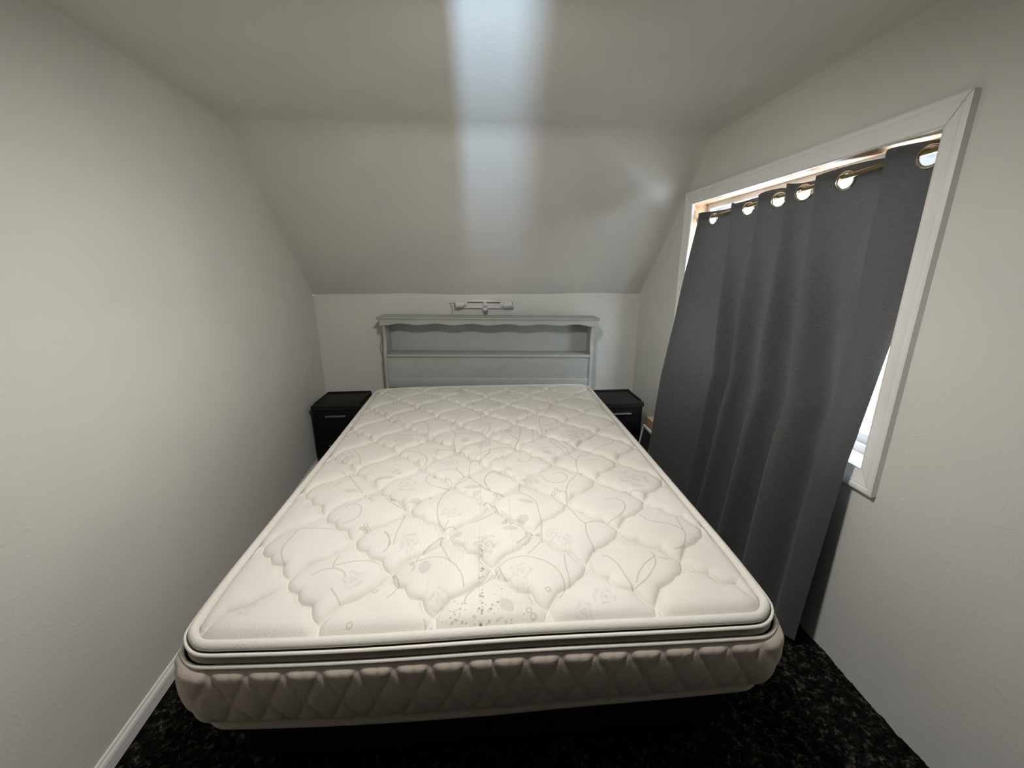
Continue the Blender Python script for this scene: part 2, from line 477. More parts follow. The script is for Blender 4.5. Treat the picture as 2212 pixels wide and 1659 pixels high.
# baseboard along the left wall: a small profiled strip
prof = [(0.0, -0.01), (0.012, -0.01), (0.012, 0.026), (0.010, 0.034), (0.006, 0.039), (0.004, 0.046), (0.0, 0.048)]
V = []
for y in (Y_F, 3.15):
    for (d, z) in prof: V.append((XL(y) + d, y, z))
k = len(prof)
Fc = [(i, (i+1) % k, k + (i+1) % k, k + i) for i in range(k)]
tag(obj('baseboard_left', V, Fc, M_TRIM), 'white strip baseboard along the left wall', kind='structure')

# ------------------------------------------------------------------ window on the right wall
win = tag(empty('window_1', (X_R, (W_Y0+W_Y1)/2, W_Z0)), 'white trimmed window on the right wall', kind='structure')
def W(o):
    o.parent = win; o.matrix_parent_inverse = Matrix.Translation(-win.location); return o
win_m = Matrix.Translation(win.location)
# mitred casing with a moulded profile: (distance outward from opening, thickness into the room)
CW_Y0, CW_Y1, CW_Z0, CW_Z1 = 0.060, 0.084, 0.076, 0.069
cprof = [(0.0, 0.0), (0.0, 0.012), (0.05, 0.016), (0.10, 0.013), (0.30, 0.0145), (0.55, 0.0175), (0.68, 0.020), (0.72, 0.0175), (0.78, 0.021), (0.92, 0.0215), (1.0, 0.019), (1.0, 0.0)]
ic = [(W_Y0, W_Z0), (W_Y1, W_Z0), (W_Y1, W_Z1), (W_Y0, W_Z1)]
oc = [(W_Y0-CW_Y0, W_Z0-CW_Z0), (W_Y1+CW_Y1, W_Z0-CW_Z0), (W_Y1+CW_Y1, W_Z1+CW_Z1), (W_Y0-CW_Y0, W_Z1+CW_Z1)]
for i in range(4):
    j = (i + 1) % 4
    V = []
    for (q, r) in ((i, j), (j, i)):
        g = 0.0012
        ey = ic[r][0]-ic[q][0]; ez = ic[r][1]-ic[q][1]; L = math.hypot(ey, ez)
        for (t, x) in cprof:
            y = ic[q][0] + (oc[q][0]-ic[q][0])*t + ey/L*g; z = ic[q][1] + (oc[q][1]-ic[q][1])*t + ez/L*g
            V.append((X_R - x, y, z))
    k = len(cprof)
    Fc = [(a, (a+1) % k, k + (a+1) % k, k + a) for a in range(k)] + [tuple(range(k))[::-1], tuple(range(k, 2*k))]
    W(obj('casing', V, Fc, M_TRIM))
# raw pine jamb lining the recess
X_O = X_R + 0.125
bm = bmesh.new()
add_box(bm, (X_R, W_Y0-.02, W_Z1), (X_O, W_Y1+.02, W_Z1+.02)); W(bm_obj('jamb', bm, M_PINE))
bm = bmesh.new(); add_box(bm, (X_R, W_Y1, W_Z0), (X_O, W_Y1+.02, W_Z1)); W(bm_obj('jamb', bm, M_PINE))
bm = bmesh.new(); add_box(bm, (X_R, W_Y0-.02, W_Z0), (X_O, W_Y0, W_Z1)); W(bm_obj('jamb', bm, M_PINE))
bm = bmesh.new(); add_box(bm, (X_R, W_Y0-.02, W_Z0-.02), (X_O, W_Y1+.02, W_Z0)); W(bm_obj('window_sill', bm, M_TRIM))
# vinyl frame, two sliding sashes
def ring(name, x0, x1, y0, y1, z0, z1, w, mat):
    bm = bmesh.new()
    add_box(bm, (x0, y0, z0), (x1, y1, z0+w)); add_box(bm, (x0, y0, z1-w), (x1, y1, z1))
    add_box(bm, (x0, y0, z0+w), (x1, y0+w, z1-w)); add_box(bm, (x0, y1-w, z0+w), (x1, y1, z1-w))
    return W(bm_obj(name, bm, mat))
ring('window_frame', X_O-.045, X_O+.03, W_Y0, W_Y1, W_Z0, W_Z1, .028, M_VINYL)
zm = 1.215
ring('sash', X_O-.028, X_O-.006, W_Y0+.028, W_Y1-.028, W_Z0+.028, zm+.02, .034, M_VINYL)
ring('sash', X_O-.004, X_O+.018, W_Y0+.028, W_Y1-.028, zm-.02, W_Z1-.028, .034, M_VINYL)
W(obj('pane', [(X_O-.017, W_Y0+.06, W_Z0+.06), (X_O-.017, W_Y1-.06, W_Z0+.06), (X_O-.017, W_Y1-.06, zm), (X_O-.017, W_Y0+.06, zm)], [(0, 1, 2, 3)], M_GLASS))
W(obj('pane', [(X_O+.007, W_Y0+.06, zm), (X_O+.007, W_Y1-.06, zm), (X_O+.007, W_Y1-.06, W_Z1-.06), (X_O+.007, W_Y0+.06, W_Z1-.06)], [(0, 1, 2, 3)], M_GLASS))

# ------------------------------------------------------------------ ceiling light above the foot of the bed
LX, LY = 0.0, 0.90
cl = tag(empty('ceiling_light', (LX, LY, Z_C - .040)), 'round white ceiling light above the foot of the bed, tilted toward the headboard', 'ceiling light')
cl.rotation_euler = (math.radians(18), 0, 0)
bm = bmesh.new(); add_cyl(bm, (0, 0, -.002), (0, .013, .044), .03); bm_obj('stem', bm, M_FIX, cl, True)
bm = bmesh.new(); add_lathe(bm, (0, 0, 0), (0, 0, -1), [(0.001, 0.0), (0.118, 0.0), (0.122, 0.012), (0.121, 0.072), (0.108, 0.073), (0.106, 0.022)])
bm_obj('housing', bm, M_FIX, cl, True)
bm = bmesh.new(); add_lathe(bm, (0, 0, 0), (0, 0, -1), [(0.104, 0.024), (0.1035, 0.034), (0.100, 0.046), (0.092, 0.057), (0.078, 0.066), (0.058, 0.072), (0.032, 0.0755), (0.001, 0.0765)])
o = bm_obj('diffuser', bm, M_LAMP, cl, True)

# ------------------------------------------------------------------ bed base and mattress
BY0, BY1 = 0.741, 2.775
def child(o, p):
    o.parent = p; o.matrix_parent_inverse = p.matrix_world.inverted() if p.matrix_world != Matrix.Identity(4) else Matrix.Translation(-p.location); return o

base = tag(empty('bed_base', (0, 1.76, 0)), 'black fabric covered bed base under the mattress', 'bed base')
bm = bmesh.new(); add_box(bm, (-.655, .83, .10), (.645, 2.72, .266), .02)
child(bm_obj('box_frame', bm, M_BASEF, None, True), base)
for sx in (-.60, .59):
    for sy in (.90, 2.64):
        bm = bmesh.new(); add_cyl(bm, (sx, sy, -.012), (sx, sy, .102), .022, .03)
        child(bm_obj('leg', bm, M_BLACK, None, True), base)

mat_root = tag(empty('mattress', (0, 1.75, .30)), 'bare cream pillow-top mattress with quilted vine pattern, on the bed base', 'mattress')

def half_l(y):
    t = np.clip((y - 1.1) / 1.65, 0, 1); f = np.clip((1.12 - y) / .4, 0, 1)
    return (.729 + .025*t) * (1 - .030*f*f)
def half_r(y):
    t = np.clip((y - 1.1) / 1.65, 0, 1); f = np.clip((1.12 - y) / .4, 0, 1)
    return (.721 + .002*t) * (1 - .030*f*f)
def topz(x, y):
    t = np.clip((y - BY0) / (BY1 - BY0), 0, 1)
    crown = .008 * (1 - np.clip(np.abs(x)/.73, 0, 1)**4)
    return .553 + .014*t + crown + .0025*np.sin(x*7.3 + 1.1)*np.exp(-((y-BY0)/.25)**2) + .002*np.sin(x*3.1)*np.sin(y*4.3)

def outline(off, r=.075, n=1700):
    """closed plan outline of the mattress moved outward by off; points counter-clockwise from the front centre"""
    rr = max(r + off, .02)
    y0, y1 = BY0 - off, BY1 + off
    # build in a straight rectangle first, then bend the sides
    a = .731 + off
    L = [((0, y0), (a-rr, y0)), ('arc', (a-rr, y0+rr), -90), ((a, y0+rr), (a, y1-rr)), ('arc', (a-rr, y1-rr), 0),
         ((a-rr, y1), (-a+rr, y1)), ('arc', (-a+rr, y1-rr), 90), ((-a, y1-rr), (-a, y0+rr)), ('arc', (-a+rr, y0+rr), 180), ((-a+rr, y0), (0, y0))]
    P = []
    for s in L:
        if s[0] == 'arc':
            m = 26
            for k in range(m):
                an = math.radians(s[2] + 90*k/m)
                P.append((s[1][0] + rr*math.cos(an), s[1][1] + rr*math.sin(an)))
        else:
            (x0_, y0_), (x1_, y1_) = s
            m = max(8, int(math.hypot(x1_-x0_, y1_-y0_) / (5.4/n)))
            for k in range(m):
                P.append((x0_ + (x1_-x0_)*k/m, y0_ + (y1_-y0_)*k/m))
    return np.array(P)
def bend(P):
    x, y = P[:, 0].copy(), P[:, 1]
    s = np.where(x < 0, half_l(y), half_r(y)) / .731
    back = np.where(x < 0, .015*np.clip(-x/.68, 0, 1.05)**2.5, .002*np.clip(x/.68, 0, 1.05)**2.5)     # the foot end is not quite straight
    return np.stack([x*s, y + back*np.clip(1-(y-BY0)/.30, 0, 1)], 1)

ref = outline(0.0)
NO = len(ref)
seg = np.linalg.norm(np.roll(ref, -1, 0) - ref, axis=1)
arc_s = np.concatenate([[0], np.cumsum(seg)[:-1]])
_t = np.roll(ref, -1, 0) - np.roll(ref, 1, 0); _t /= np.linalg.norm(_t, axis=1)[:, None]
CORNER = np.clip(np.abs(_t[:, 0]*_t[:, 1])*2, 0, 1)
for _k in range(40): CORNER = (CORNER + np.roll(CORNER, 1) + np.roll(CORNER, -1))/3
def loft(name, prof, mat, parent, disp=None, smooth=True, corner=0.0):
    """sweep a profile [(offset, drop below top)] round the mattress outline"""
    rings = []
    for off, dz in prof:
        tang = np.roll(ref, -1, 0) - np.roll(ref, 1, 0)
        tang /= np.linalg.norm(tang, axis=1)[:, None]
        nrm = np.stack([tang[:, 1], -tang[:, 0]], 1)
        d = off if disp is None else off + disp(arc_s, dz)
        P = bend(ref + nrm * (np.ones(NO)*d + corner*CORNER)[:, None])
        inner = np.stack([P[:, 0]*.985, P[:, 1]], 1)
        z = topz(P[:, 0]*.0 + np.clip(P[:, 0], -.70, .70), np.clip(P[:, 1], BY0+.03, BY1-.03)) - dz*(1 + (np.clip((dz-.05)/.08, 0, 1)*(.045 - .11*np.clip(P[:, 0]/.7, 0, 1) - .02*np.clip(-P[:, 0]/.7, 0, 1))))
        rings.append(np.stack([P[:, 0], P[:, 1], z], 1))
    Vn = np.concatenate(rings); k = len(prof)
    i = np.arange(NO); j = (i + 1) % NO
    Fn = np.concatenate([np.stack([r*NO+j, r*NO+i, (r+1)*NO+i, (r+1)*NO+j], 1) for r in range(k-1)])
    return child(np_mesh(name, Vn, Fn, mat, None, smooth), parent)
def tube_prof(o, dz, r, k=10):
    return [(o + r*math.cos(2*math.pi*i/k), dz + r*math.sin(2*math.pi*i/k)) for i in range(k+1)]

loft('border_roll', [(-.034, .0135), (-.0315, .0080), (-.028, .0045), (-.022, .0026), (-.016, .0042), (-.011, .0090), (-.009, .0142), (-.010, .0186), (-.014, .0210)], M_BORDER, mat_root, corner=-.008)
loft('piping', tube_prof(-.0030, .0232, .0043), M_PIPING, mat_root, corner=-.008)
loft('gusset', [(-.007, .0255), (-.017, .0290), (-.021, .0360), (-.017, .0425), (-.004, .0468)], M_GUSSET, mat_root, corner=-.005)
loft('piping', tube_prof(.0030, .0485, .0046), M_PIPING, mat_root, corner=-.001)
PX, PZ = .083, .158
def side_disp(s, dz):
    u = s/PX + (dz-.060)/PZ*1.0; v = s/PX - (dz-.060)/PZ*1.0
    u = u + .05*np.abs(np.sin(math.pi*2*v)); v = v + .05*np.abs(np.sin(math.pi*2*u))
    du = np.abs(u - np.round(u)) * PX*.86; dv = np.abs(v - np.round(v)) * PX*.86
    hgt = .0048 * (1-np.exp(-du/.0075)) * (1-np.exp(-dv/.0075))
    k = min(1.0, max(0.0, (dz-.055)/.012)) * min(1.0, max(0.0, (.222-dz)/.02))
    # upper row of small puffs under the piping
    w = s/(PX/2); dw = np.abs(w-np.round(w))*PX/2
    e = math.exp(-((dz-.073)/.014)**2)
    return hgt*k + e*.0022*np.sqrt(np.clip(1-(1-2*dw/(PX/2))**2, 0, 1))
sp = [(-.003, .050)]
for i in range(44):
    t = i/43; dz = .053 + t*.169
    off = .001 + .016*math.sin(math.pi*min(1, t*1.02))**.55 - .014*t*t
    sp.append((off, dz))
sp += [(-.030, .2245), (-.036, .226)]
loft('side_panel', sp, M_TICK_SHADED, mat_root, side_disp, corner=.012)
loft('piping', tube_prof(-.024, .2235, .0035), M_TICK_SHADED, mat_root)
loft('bottom_panel', [(-.034, .226), (-.030, .2295), (-.020, .2325), (-.0135, .238), (-.0120, .245), (-.0150, .252), (-.024, .258), (-.040, .261), (-.12, .262), (-.5, .262)], M_TICK_SHADED, mat_root, corner=-.002)

# quilted top panel as a fine height field with the printed vines in a colour attribute
STEP = .0021
gx = np.arange(-.745, .7401, STEP); gy = np.arange(BY0+.02, BY1-.02, STEP)
nx, ny = len(gx), len(gy)
GX, GY = np.meshgrid(gx, gy)
# signed distance inside the outline
hw = np.where(GX < 0, half_l(GY), half_r(GY))
xs = GX / hw * .731
back = np.where(xs < 0, .015*np.clip(-xs/.68, 0, 1.05)**2.5, .002*np.clip(xs/.68, 0, 1.05)**2.5)
ys = GY - back*np.clip(1-(GY-BY0)/.30, 0, 1)
qx = np.abs(xs) - (.731-.092); qy = np.abs(ys - (BY0+BY1)/2) - ((BY1-BY0)/2-.092)
sdf = np.minimum(np.maximum(qx, qy), 0) + np.hypot(np.maximum(qx, 0), np.maximum(qy, 0)) - .092
din = -sdf - .0315
u = GX/.270 + (GY-.952)/.305; v = GX/.270 - (GY-.952)/.305
def scal(t, n): return np.abs(np.sin(math.pi*n*t))
warp = .02*np.sin(GX*9+GY*5) + .02*np.sin(GX*4-GY*8+1)
u2 = u + .058*(scal(v, 3)-.6) + .030*np.sin(2*math.pi*v) + warp; v2 = v - .022*(scal(u, 3)-.6) + .050*np.sin(2*math.pi*u) + warp*.7
du = np.abs(u2-np.round(u2))/4.95; dv = np.abs(v2-np.round(v2))/4.95
pil = (1-np.exp(-(du/.0085)**.8)) * (1-np.exp(-(dv/.0085)**.8))
edge = 1-np.exp(-np.clip(din, 0, None)/.012)
def smooth_noise(shape, k, seed):
    g = np.random.default_rng(seed).random((k[1]+3, k[0]+3))
    yy = np.linspace(0, k[1], shape[0]); xx = np.linspace(0, k[0], shape[1])
    y0 = yy.astype(int); x0 = xx.astype(int); fy = (yy-y0)[:, None]; fx = (xx-x0)[None]
    fy = fy*fy*(3-2*fy); fx = fx*fx*(3-2*fx)
    g00 = g[np.ix_(y0, x0)]; g01 = g[np.ix_(y0, x0+1)]; g10 = g[np.ix_(y0+1, x0)]; g11 = g[np.ix_(y0+1, x0+1)]
    return (g00*(1-fx)+g01*fx)*(1-fy) + (g10*(1-fx)+g11*fx)*fy - .5
# small puckers that gather toward the seams
puck = smooth_noise((ny, nx), (70, 60), 3) * .0030 * np.exp(-np.minimum(du, dv)/.02) + smooth_noise((ny, nx), (22, 26), 5)*.003
GZ = topz(GX, GY) - .0185 + (.0225*pil + puck)*edge + .004*edge
# lower the last band at the head end where the panel rolls over
GZ -= .010*np.clip((GY-(BY1-.12))/.12, 0, 1)**2
colr = np.ones((ny, nx, 3), np.float32)
def stamp(mask_fn, x0, x1, y0, y1):
    i0, i1 = max(0, int((x0-gx[0])/STEP)), min(nx, int((x1-gx[0])/STEP)+2)
    j0, j1 = max(0, int((y0-gy[0])/STEP)), min(ny, int((y1-gy[0])/STEP)+2)
    if i0 >= i1 or j0 >= j1: return
    m = mask_fn(GX[j0:j1, i0:i1], GY[j0:j1, i0:i1])
    colr[j0:j1, i0:i1] *= 1 - m[..., None]
STROKES=[[[-594,1735],[-566,1704],[-544,1658],[-530,1609]],[[-582,1543],[-545,1503],[-516,1460],[-475,1399],[-458,1373]],[[-527,1479],[-553,1459],[-577,1419]],[[-445,1364],[-415,1348],[-375,1348],[-336,1329],[-307,1301],[-289,1275],[-281,1254]],[[-280,1237],[-276,1198],[-280,1149],[-284,1110],[-282,1067]],[[-281,1254],[-304,1266],[-332,1292],[-347,1308]],[[-487,1276],[-477,1293],[-460,1297],[-440,1283],[-428,1258],[-425,1228],[-436,1203],[-466,1184]],[[-475,1161],[-520,1161],[-567,1167],[-593,1164],[-597,1133],[-604,1096],[-599,1060],[-579,1025],[-562,1005]],[[-390,1702],[-345,1710],[-297,1689],[-265,1647],[-257,1603],[-274,1563]],[[-229,1712],[-186,1709],[-141,1705],[-105,1679],[-83,1621],[-72,1568],[-75,1528],[-73,1471],[-66,1448]],[[-72,1573],[-59,1620],[-30,1662],[9,1693],[7,1670],[-16,1627],[-44,1602],[-70,1578]],[[-130,1537],[-119,1507],[-96,1477],[-70,1448],[-42,1402],[-12,1367],[12,1341],[41,1331],[74,1325]],[[-201,1518],[-165,1523],[-129,1513],[-101,1487],[-73,1448]],[[-70,1448],[-102,1420],[-122,1400],[-144,1365],[-164,1320],[-173,1270],[-172,1229],[-162,1176],[-141,1133]],[[22,1496],[-3,1465],[-14,1430],[-8,1387],[8,1349]],[[-201,1458],[-209,1491],[-225,1497],[-237,1465],[-235,1434],[-214,1403],[-183,1384],[-154,1382],[-139,1406],[-143,1440],[-160,1460],[-175,1452]],[[-141,1133],[-123,1146],[-98,1147],[-84,1143]],[[-141,1133],[-138,1150],[-129,1174]],[[-63,1157],[-35,1167],[-2,1190],[21,1221],[20,1248],[3,1278],[-18,1281]],[[23,1221],[35,1200],[46,1192]],[[-143,1099],[-146,1072],[-136,1040],[-122,1005],[-107,976]],[[-143,1099],[-161,1073],[-181,1049],[-197,1020],[-204,988]],[[-322,1129],[-306,1111],[-296,1073],[-297,1047]],[[-159,1819],[-153,1767],[-142,1717]],[[-336,1847],[-302,1792]],[[-231,1712],[-222,1718],[-217,1700],[-227,1695],[-221,1665]],[[12,1705],[45,1709],[97,1710]],[[-62,1436],[-35,1391],[-14,1361],[14,1339],[42,1329],[75,1326]],[[22,1498],[-1,1476],[-15,1432],[-12,1398],[6,1347]],[[9,1702],[6,1661],[-23,1619],[-52,1594],[-66,1585]],[[9,1690],[57,1706],[118,1705],[157,1684],[183,1647],[185,1602],[165,1567],[136,1564],[126,1586],[139,1593]],[[75,1326],[111,1320],[141,1298],[161,1260],[165,1204],[168,1153],[161,1106]],[[117,1396],[110,1339],[119,1323]],[[-34,1264],[-19,1281],[1,1279],[18,1257],[23,1232],[7,1200],[-22,1177],[-55,1160]],[[25,1235],[36,1211],[59,1189]],[[206,1451],[214,1415],[237,1391],[265,1381],[292,1400],[304,1430],[292,1456],[270,1460],[254,1447]],[[232,1678],[260,1700],[295,1697],[326,1671],[345,1612],[362,1578],[367,1546]],[[449,1643],[412,1623],[381,1587],[365,1546],[357,1486],[363,1444]],[[449,1643],[422,1606],[384,1587]],[[344,1440],[311,1398],[285,1342],[275,1288],[270,1245]],[[279,1311],[268,1327],[255,1328]],[[270,1245],[278,1196],[290,1150],[302,1124],[296,1084],[297,1046],[307,999]],[[303,1127],[320,1135],[348,1133],[379,1137],[415,1159],[448,1190],[463,1223],[460,1252],[436,1265],[408,1263]],[[161,1106],[157,1072],[136,1031],[106,996]],[[158,1092],[141,1101],[121,1106]],[[114,1103],[110,1081],[96,1066],[80,1054]],[[291,1786],[293,1747],[317,1701],[344,1681]],[[167,1923],[145,1785],[122,1723]],[[111,1841],[136,1812],[145,1778]],[[263,1915],[282,1848],[293,1813]],[[224,1918],[219,1832],[211,1786]],[[453,1649],[516,1692],[558,1713],[585,1749],[585,1803],[553,1826]],[[493,1166],[511,1133],[549,1118],[584,1097],[598,1073],[591,1045],[567,1010],[533,994]],[[607,1148],[603,1108],[597,1067]],[[481,1303],[515,1316],[554,1309],[571,1288]],[[-324,1130],[-305,1103],[-293,1068],[-303,1036]],[[-422,987],[-382,998],[-335,1000],[-309,990]],[[-472,954],[-452,972],[-422,975],[-395,962],[-381,942]],[[-426,1029],[-429,1002],[-426,975]],[[-266,955],[-246,932],[-238,905],[-245,875],[-257,862]],[[-204,985],[-166,1000],[-129,995],[-98,966],[-76,925],[-69,887]],[[-215,980],[-207,968],[-209,951]],[[25,928],[-11,899],[-44,876],[-62,848]],[[-158,797],[-153,784],[-157,760],[-167,745]],[[-371,861],[-405,902]],[[23,953],[46,975],[88,987],[121,981],[158,957],[181,924],[190,886],[183,851],[169,832]],[[23,953],[32,924],[53,890],[66,864]],[[19,942],[-7,911],[-38,892],[-59,859],[-65,826]],[[306,1130],[333,1140],[364,1134]],[[315,976],[333,966],[348,935],[355,895],[362,858],[362,833]],[[377,872],[394,903],[422,935],[451,957],[464,968],[458,984]],[[371,857],[405,880],[439,916],[457,944],[460,968]],[[473,958],[496,953]],[[209,987],[205,945],[206,911],[204,874]],[[83,1136],[114,1122],[139,1105],[155,1085]],[[-619,2523],[-579,2476],[-542,2337]],[[-598,2279],[-558,2228],[-500,2132],[-453,2086],[-377,2069],[-332,2066],[-299,2012],[-288,1925],[-287,1837],[-300,1789]],[[-494,2121],[-490,2048],[-503,2009]],[[-169,2657],[-160,2560],[-125,2481],[-96,2393],[-81,2312],[-79,2224],[-42,2150],[4,2091],[80,2078]],[[-81,2325],[-44,2403],[8,2461],[-36,2374],[-77,2311]],[[-142,2291],[-83,2224],[-129,2181],[-163,2105],[-179,2012],[-179,1954],[-153,1878],[-157,1794],[-146,1722]],[[-153,1887],[-109,1893],[-60,1885],[-12,1889],[13,1929],[10,1987],[-11,2019],[-41,2011]],[[157,1995],[164,1907],[144,1786],[119,1724]],[[105,1867],[141,1795]],[[-316,2454],[-278,2422],[-267,2353],[-292,2316]],[[-42,2139],[-11,2218],[22,2216]],[[70,2479],[168,2471],[192,2383],[174,2316],[132,2320]],[[216,2224],[221,2117],[199,2043],[167,2025]],[[425,2391],[375,2300],[361,2236],[317,2132],[281,2068],[269,1976],[274,1880],[288,1834]],[[353,2237],[397,2137],[439,2066]],[[308,2122],[359,2051],[360,1968]],[[323,2488],[368,2425],[365,2261]],[[-459,2196],[-480,2187],[-475,2120],[-446,2085]],[[-658,2347],[-619,2221],[-606,2197]],[[160,2697],[147,2565],[116,2505]],[[-305,2703],[-307,2541],[-336,2484]],[[-642,1972],[-624,1899],[-609,1880]],[[302,1790],[320,1740],[344,1691],[361,1616]]]
BERRIES=[[-374,1515],[-365,1531],[-351,1511],[-390,1172],[-400,1157],[-387,1154],[-416,1328],[-406,1313],[46,1149],[56,1160],[-205,1327],[24,1325],[52,1311],[79,1518],[90,1505],[72,1504],[234,1323],[245,1341],[255,1326],[50,1148],[59,1161],[69,1145],[26,1326],[52,1313],[35,1299],[-394,1157],[-381,1160],[-215,980],[-292,889],[-327,792],[89,799],[98,786],[144,861]]
LEAVES=[[[-95,1378],[-54,1391],[-25,1376],[-66,1363]],[[-238,1645],[-214,1643],[-196,1609],[-220,1611]],[[-527,1390],[-502,1401],[-472,1382],[-503,1377]],[[-283,1300],[-250,1312],[-231,1318],[-255,1290]],[[-109,1097],[-97,1115],[-86,1112],[-95,1085]],[[-444,1464],[-407,1488],[-363,1484],[-403,1469]],[[-61,1335],[-33,1357],[-37,1326]],[[100,1283],[127,1281],[160,1253],[125,1259]],[[94,1190],[112,1199],[127,1162],[114,1142],[94,1158]],[[38,1121],[70,1130],[90,1117],[61,1107]],[[240,1666],[270,1663],[280,1634],[251,1636]],[[14,1533],[40,1501],[93,1478],[61,1467],[26,1493]],[[-197,967],[-180,983],[-162,965],[-173,932]],[[22,834],[39,842],[54,822],[52,800],[33,793],[21,807]],[[-126,1825],[-93,1830],[-85,1805],[-118,1791]],[[-195,2610],[-140,2638],[-129,2573],[-174,2561]],[[87,1914],[116,1921],[121,1892],[92,1877]]]
ROSES=[[-302,1410,42,52],[-17,1037,36,42],[-237,1074,30,55],[-125,1215,38,27],[-21,1763,47,45],[-152,1584,38,32],[-377,1644,29,34],[-612,1674,39,58],[153,1406,40,53],[-9,1053,40,43],[188,1087,21,22],[224,1056,24,22],[408,1037,30,32],[63,1617,34,39],[405,1804,64,83],[291,1583,33,22],[559,1406,65,72],[-358,929,31,34],[-127,852,29,35],[-586,858,14,14],[83,931,31,17],[83,883,22,26],[278,829,32,19],[220,788,21,13],[-19,1767,40,57],[-383,2324,49,81],[154,2157,47,59],[318,1933,35,58],[-134,1969,36,40],[-247,1834,47,71],[328,2682,58,89],[455,1865,69,94],[-324,1910,28,47],[-134,2722,48,72],[40,2314,50,81],[-395,1846,54,71]]

VINE = np.array((.34, .36, .40)); 
def stroke(P, w=.0016, k=VINE):
    for a, b in zip(P, P[1:]):
        d = b-a; L2 = d@d + 1e-12
        def fn(X, Y):
            t = np.clip(((X-a[0])*d[0]+(Y-a[1])*d[1])/L2, 0, 1)
            r = np.hypot(X-a[0]-t*d[0], Y-a[1]-t*d[1])
            return np.exp(-(r/w)**2)
        i0, i1 = max(0, int((min(a[0], b[0])-.008-gx[0])/STEP)), min(nx, int((max(a[0], b[0])+.008-gx[0])/STEP)+2)
        j0, j1 = max(0, int((min(a[1], b[1])-.008-gy[0])/STEP)), min(ny, int((max(a[1], b[1])+.008-gy[0])/STEP)+2)
        if i0 >= i1 or j0 >= j1: continue
        ink[j0:j1, i0:i1] = np.maximum(ink[j0:j1, i0:i1], fn(GX[j0:j1, i0:i1], GY[j0:j1, i0:i1]))
ink = np.zeros((ny, nx), np.float32)
for s in STROKES:
    P = catmull([(p[0]/1000, p[1]/1000) for p in s], 6) if len(s) > 2 else np.array(s)/1000
    stroke(P)
for (cx_, cy_) in BERRIES:
    an = np.linspace(0, 2*math.pi, 13)
    stroke(np.stack([cx_/1000+.0062*np.cos(an), cy_/1000+.0062*np.sin(an)], 1), .0014)
colr *= 1 - ink[..., None]*VINE
for lf in LEAVES:
    P = np.array(lf)/1000; c = P.mean(0); ax = P[len(P)//2]-P[0]; L = max(np.linalg.norm(ax), .03); ax = ax/np.linalg.norm(ax)
    w = max(np.abs((P-c)@np.array([-ax[1], ax[0]])).max(), .012)
    def fn(X, Y):
        a = ((X-c[0])*ax[0]+(Y-c[1])*ax[1])/(L/2); b = (-(X-c[0])*ax[1]+(Y-c[1])*ax[0])/w
        e = np.clip((1-a*a), 0, 1)**.8
        return .20*np.clip((e-np.abs(b))*5, 0, 1)*(.75+.25*np.sin(a*16+np.abs(b)*8))
    stamp(fn, c[0]-L, c[0]+L, c[1]-L, c[1]+L)
for k, (cx_, cy_, rx, ry) in enumerate(ROSES):
    cx_, cy_, rx, ry = cx_/1000, cy_/1000, max(rx/1000, .022), max(ry/1000, .03)
    ry = min(ry, 1.6*rx)
    def fn(X, Y):
        a = (X-cx_)/rx; b = (Y-cy_)/ry; r = np.hypot(a, b); t = np.arctan2(b, a)
        rim = 1 + .13*np.sin(5*t+k) + .06*np.sin(9*t+2*k)
        pet = np.sin(9.5*r + 1.3*np.sin(3*t+k*1.7) + .8*np.sin(5*t-k))
        return np.clip((rim-r)*4, 0, 1)*(.035 + .12*np.clip(pet, 0, 1)**2)
    stamp(fn, cx_-1.3*rx, cx_+1.3*rx, cy_-1.3*ry, cy_+1.3*ry)
# woven straight lines and patches of fine stripes
for (lx, y0, y1, a) in ((-.030, .76, 2.7, .17), (.068, .95, 2.7, .17), (.115, 1.9, 2.7, .1), (-.16, .8, 1.6, .06), (.235, .85, 1.7, .06)):
    stamp(lambda X, Y: a*np.exp(-((X-lx-.002*np.sin(Y*11))/.0016)**2)*(.6+.4*np.sin(Y*17+lx*90))*((Y > y0) & (Y < y1)), lx-.01, lx+.01, y0, y1)
patch = np.clip(smooth_noise((ny, nx), (9, 9), 11)*5, 0, 1)
stripe = .5+.5*np.sin(GX*2*math.pi/.0115 + 1.5*smooth_noise((ny, nx), (5, 7), 12))
colr *= (1 - .035*patch*stripe)[..., None]
mott = smooth_noise((ny, nx), (24, 30), 14)
colr *= (1 + .05*mott)[..., None]
colr[..., 2] *= 1 + .03*smooth_noise((ny, nx), (6, 8), 15)
# dark specks and dotted stain near the middle of the foot end
r2 = np.random.default_rng(21)
dots = [(-.024 + .003*r2.normal(), .74+.33*r2.random(), .0009+.0011*r2.random()**2, .80) for _ in range(44)]
dots += [(-.078 + .018*r2.normal(), .79 + .035*r2.normal(), .0008+.0008*r2.random()**2, .6) for _ in range(40)]
dots += [(.005 + .018*r2.normal(), .80 + .05*r2.normal(), .0008+.0009*r2.random()**2, .6) for _ in range(36)]
dots += [(-.02 + .05*r2.normal(), .765 + .015*r2.normal(), .0008+.0008*r2.random(), .5) for _ in range(30)]
dots += [(-.5+1.1*r2.random(), .78+.9*r2.random(), .0012, .4) for _ in range(20)]
for (dx, dy, rr, a) in dots:
    stamp(lambda X, Y: np.clip(a*np.exp(-((X-dx)**2+(Y-dy)**2)/(rr*1.5)**2), 0, .8), dx-.008, dx+.008, dy-.008, dy+.008)
ok = din > -.006
idx = -np.ones((ny, nx), np.int64)
qok = ok[:-1, :-1] & ok[:-1, 1:] & ok[1:, 1:] & ok[1:, :-1]
used = np.zeros((ny, nx), bool)
used[:-1, :-1] |= qok; used[:-1, 1:] |= qok; used[1:, 1:] |= qok; used[1:, :-1] |= qok
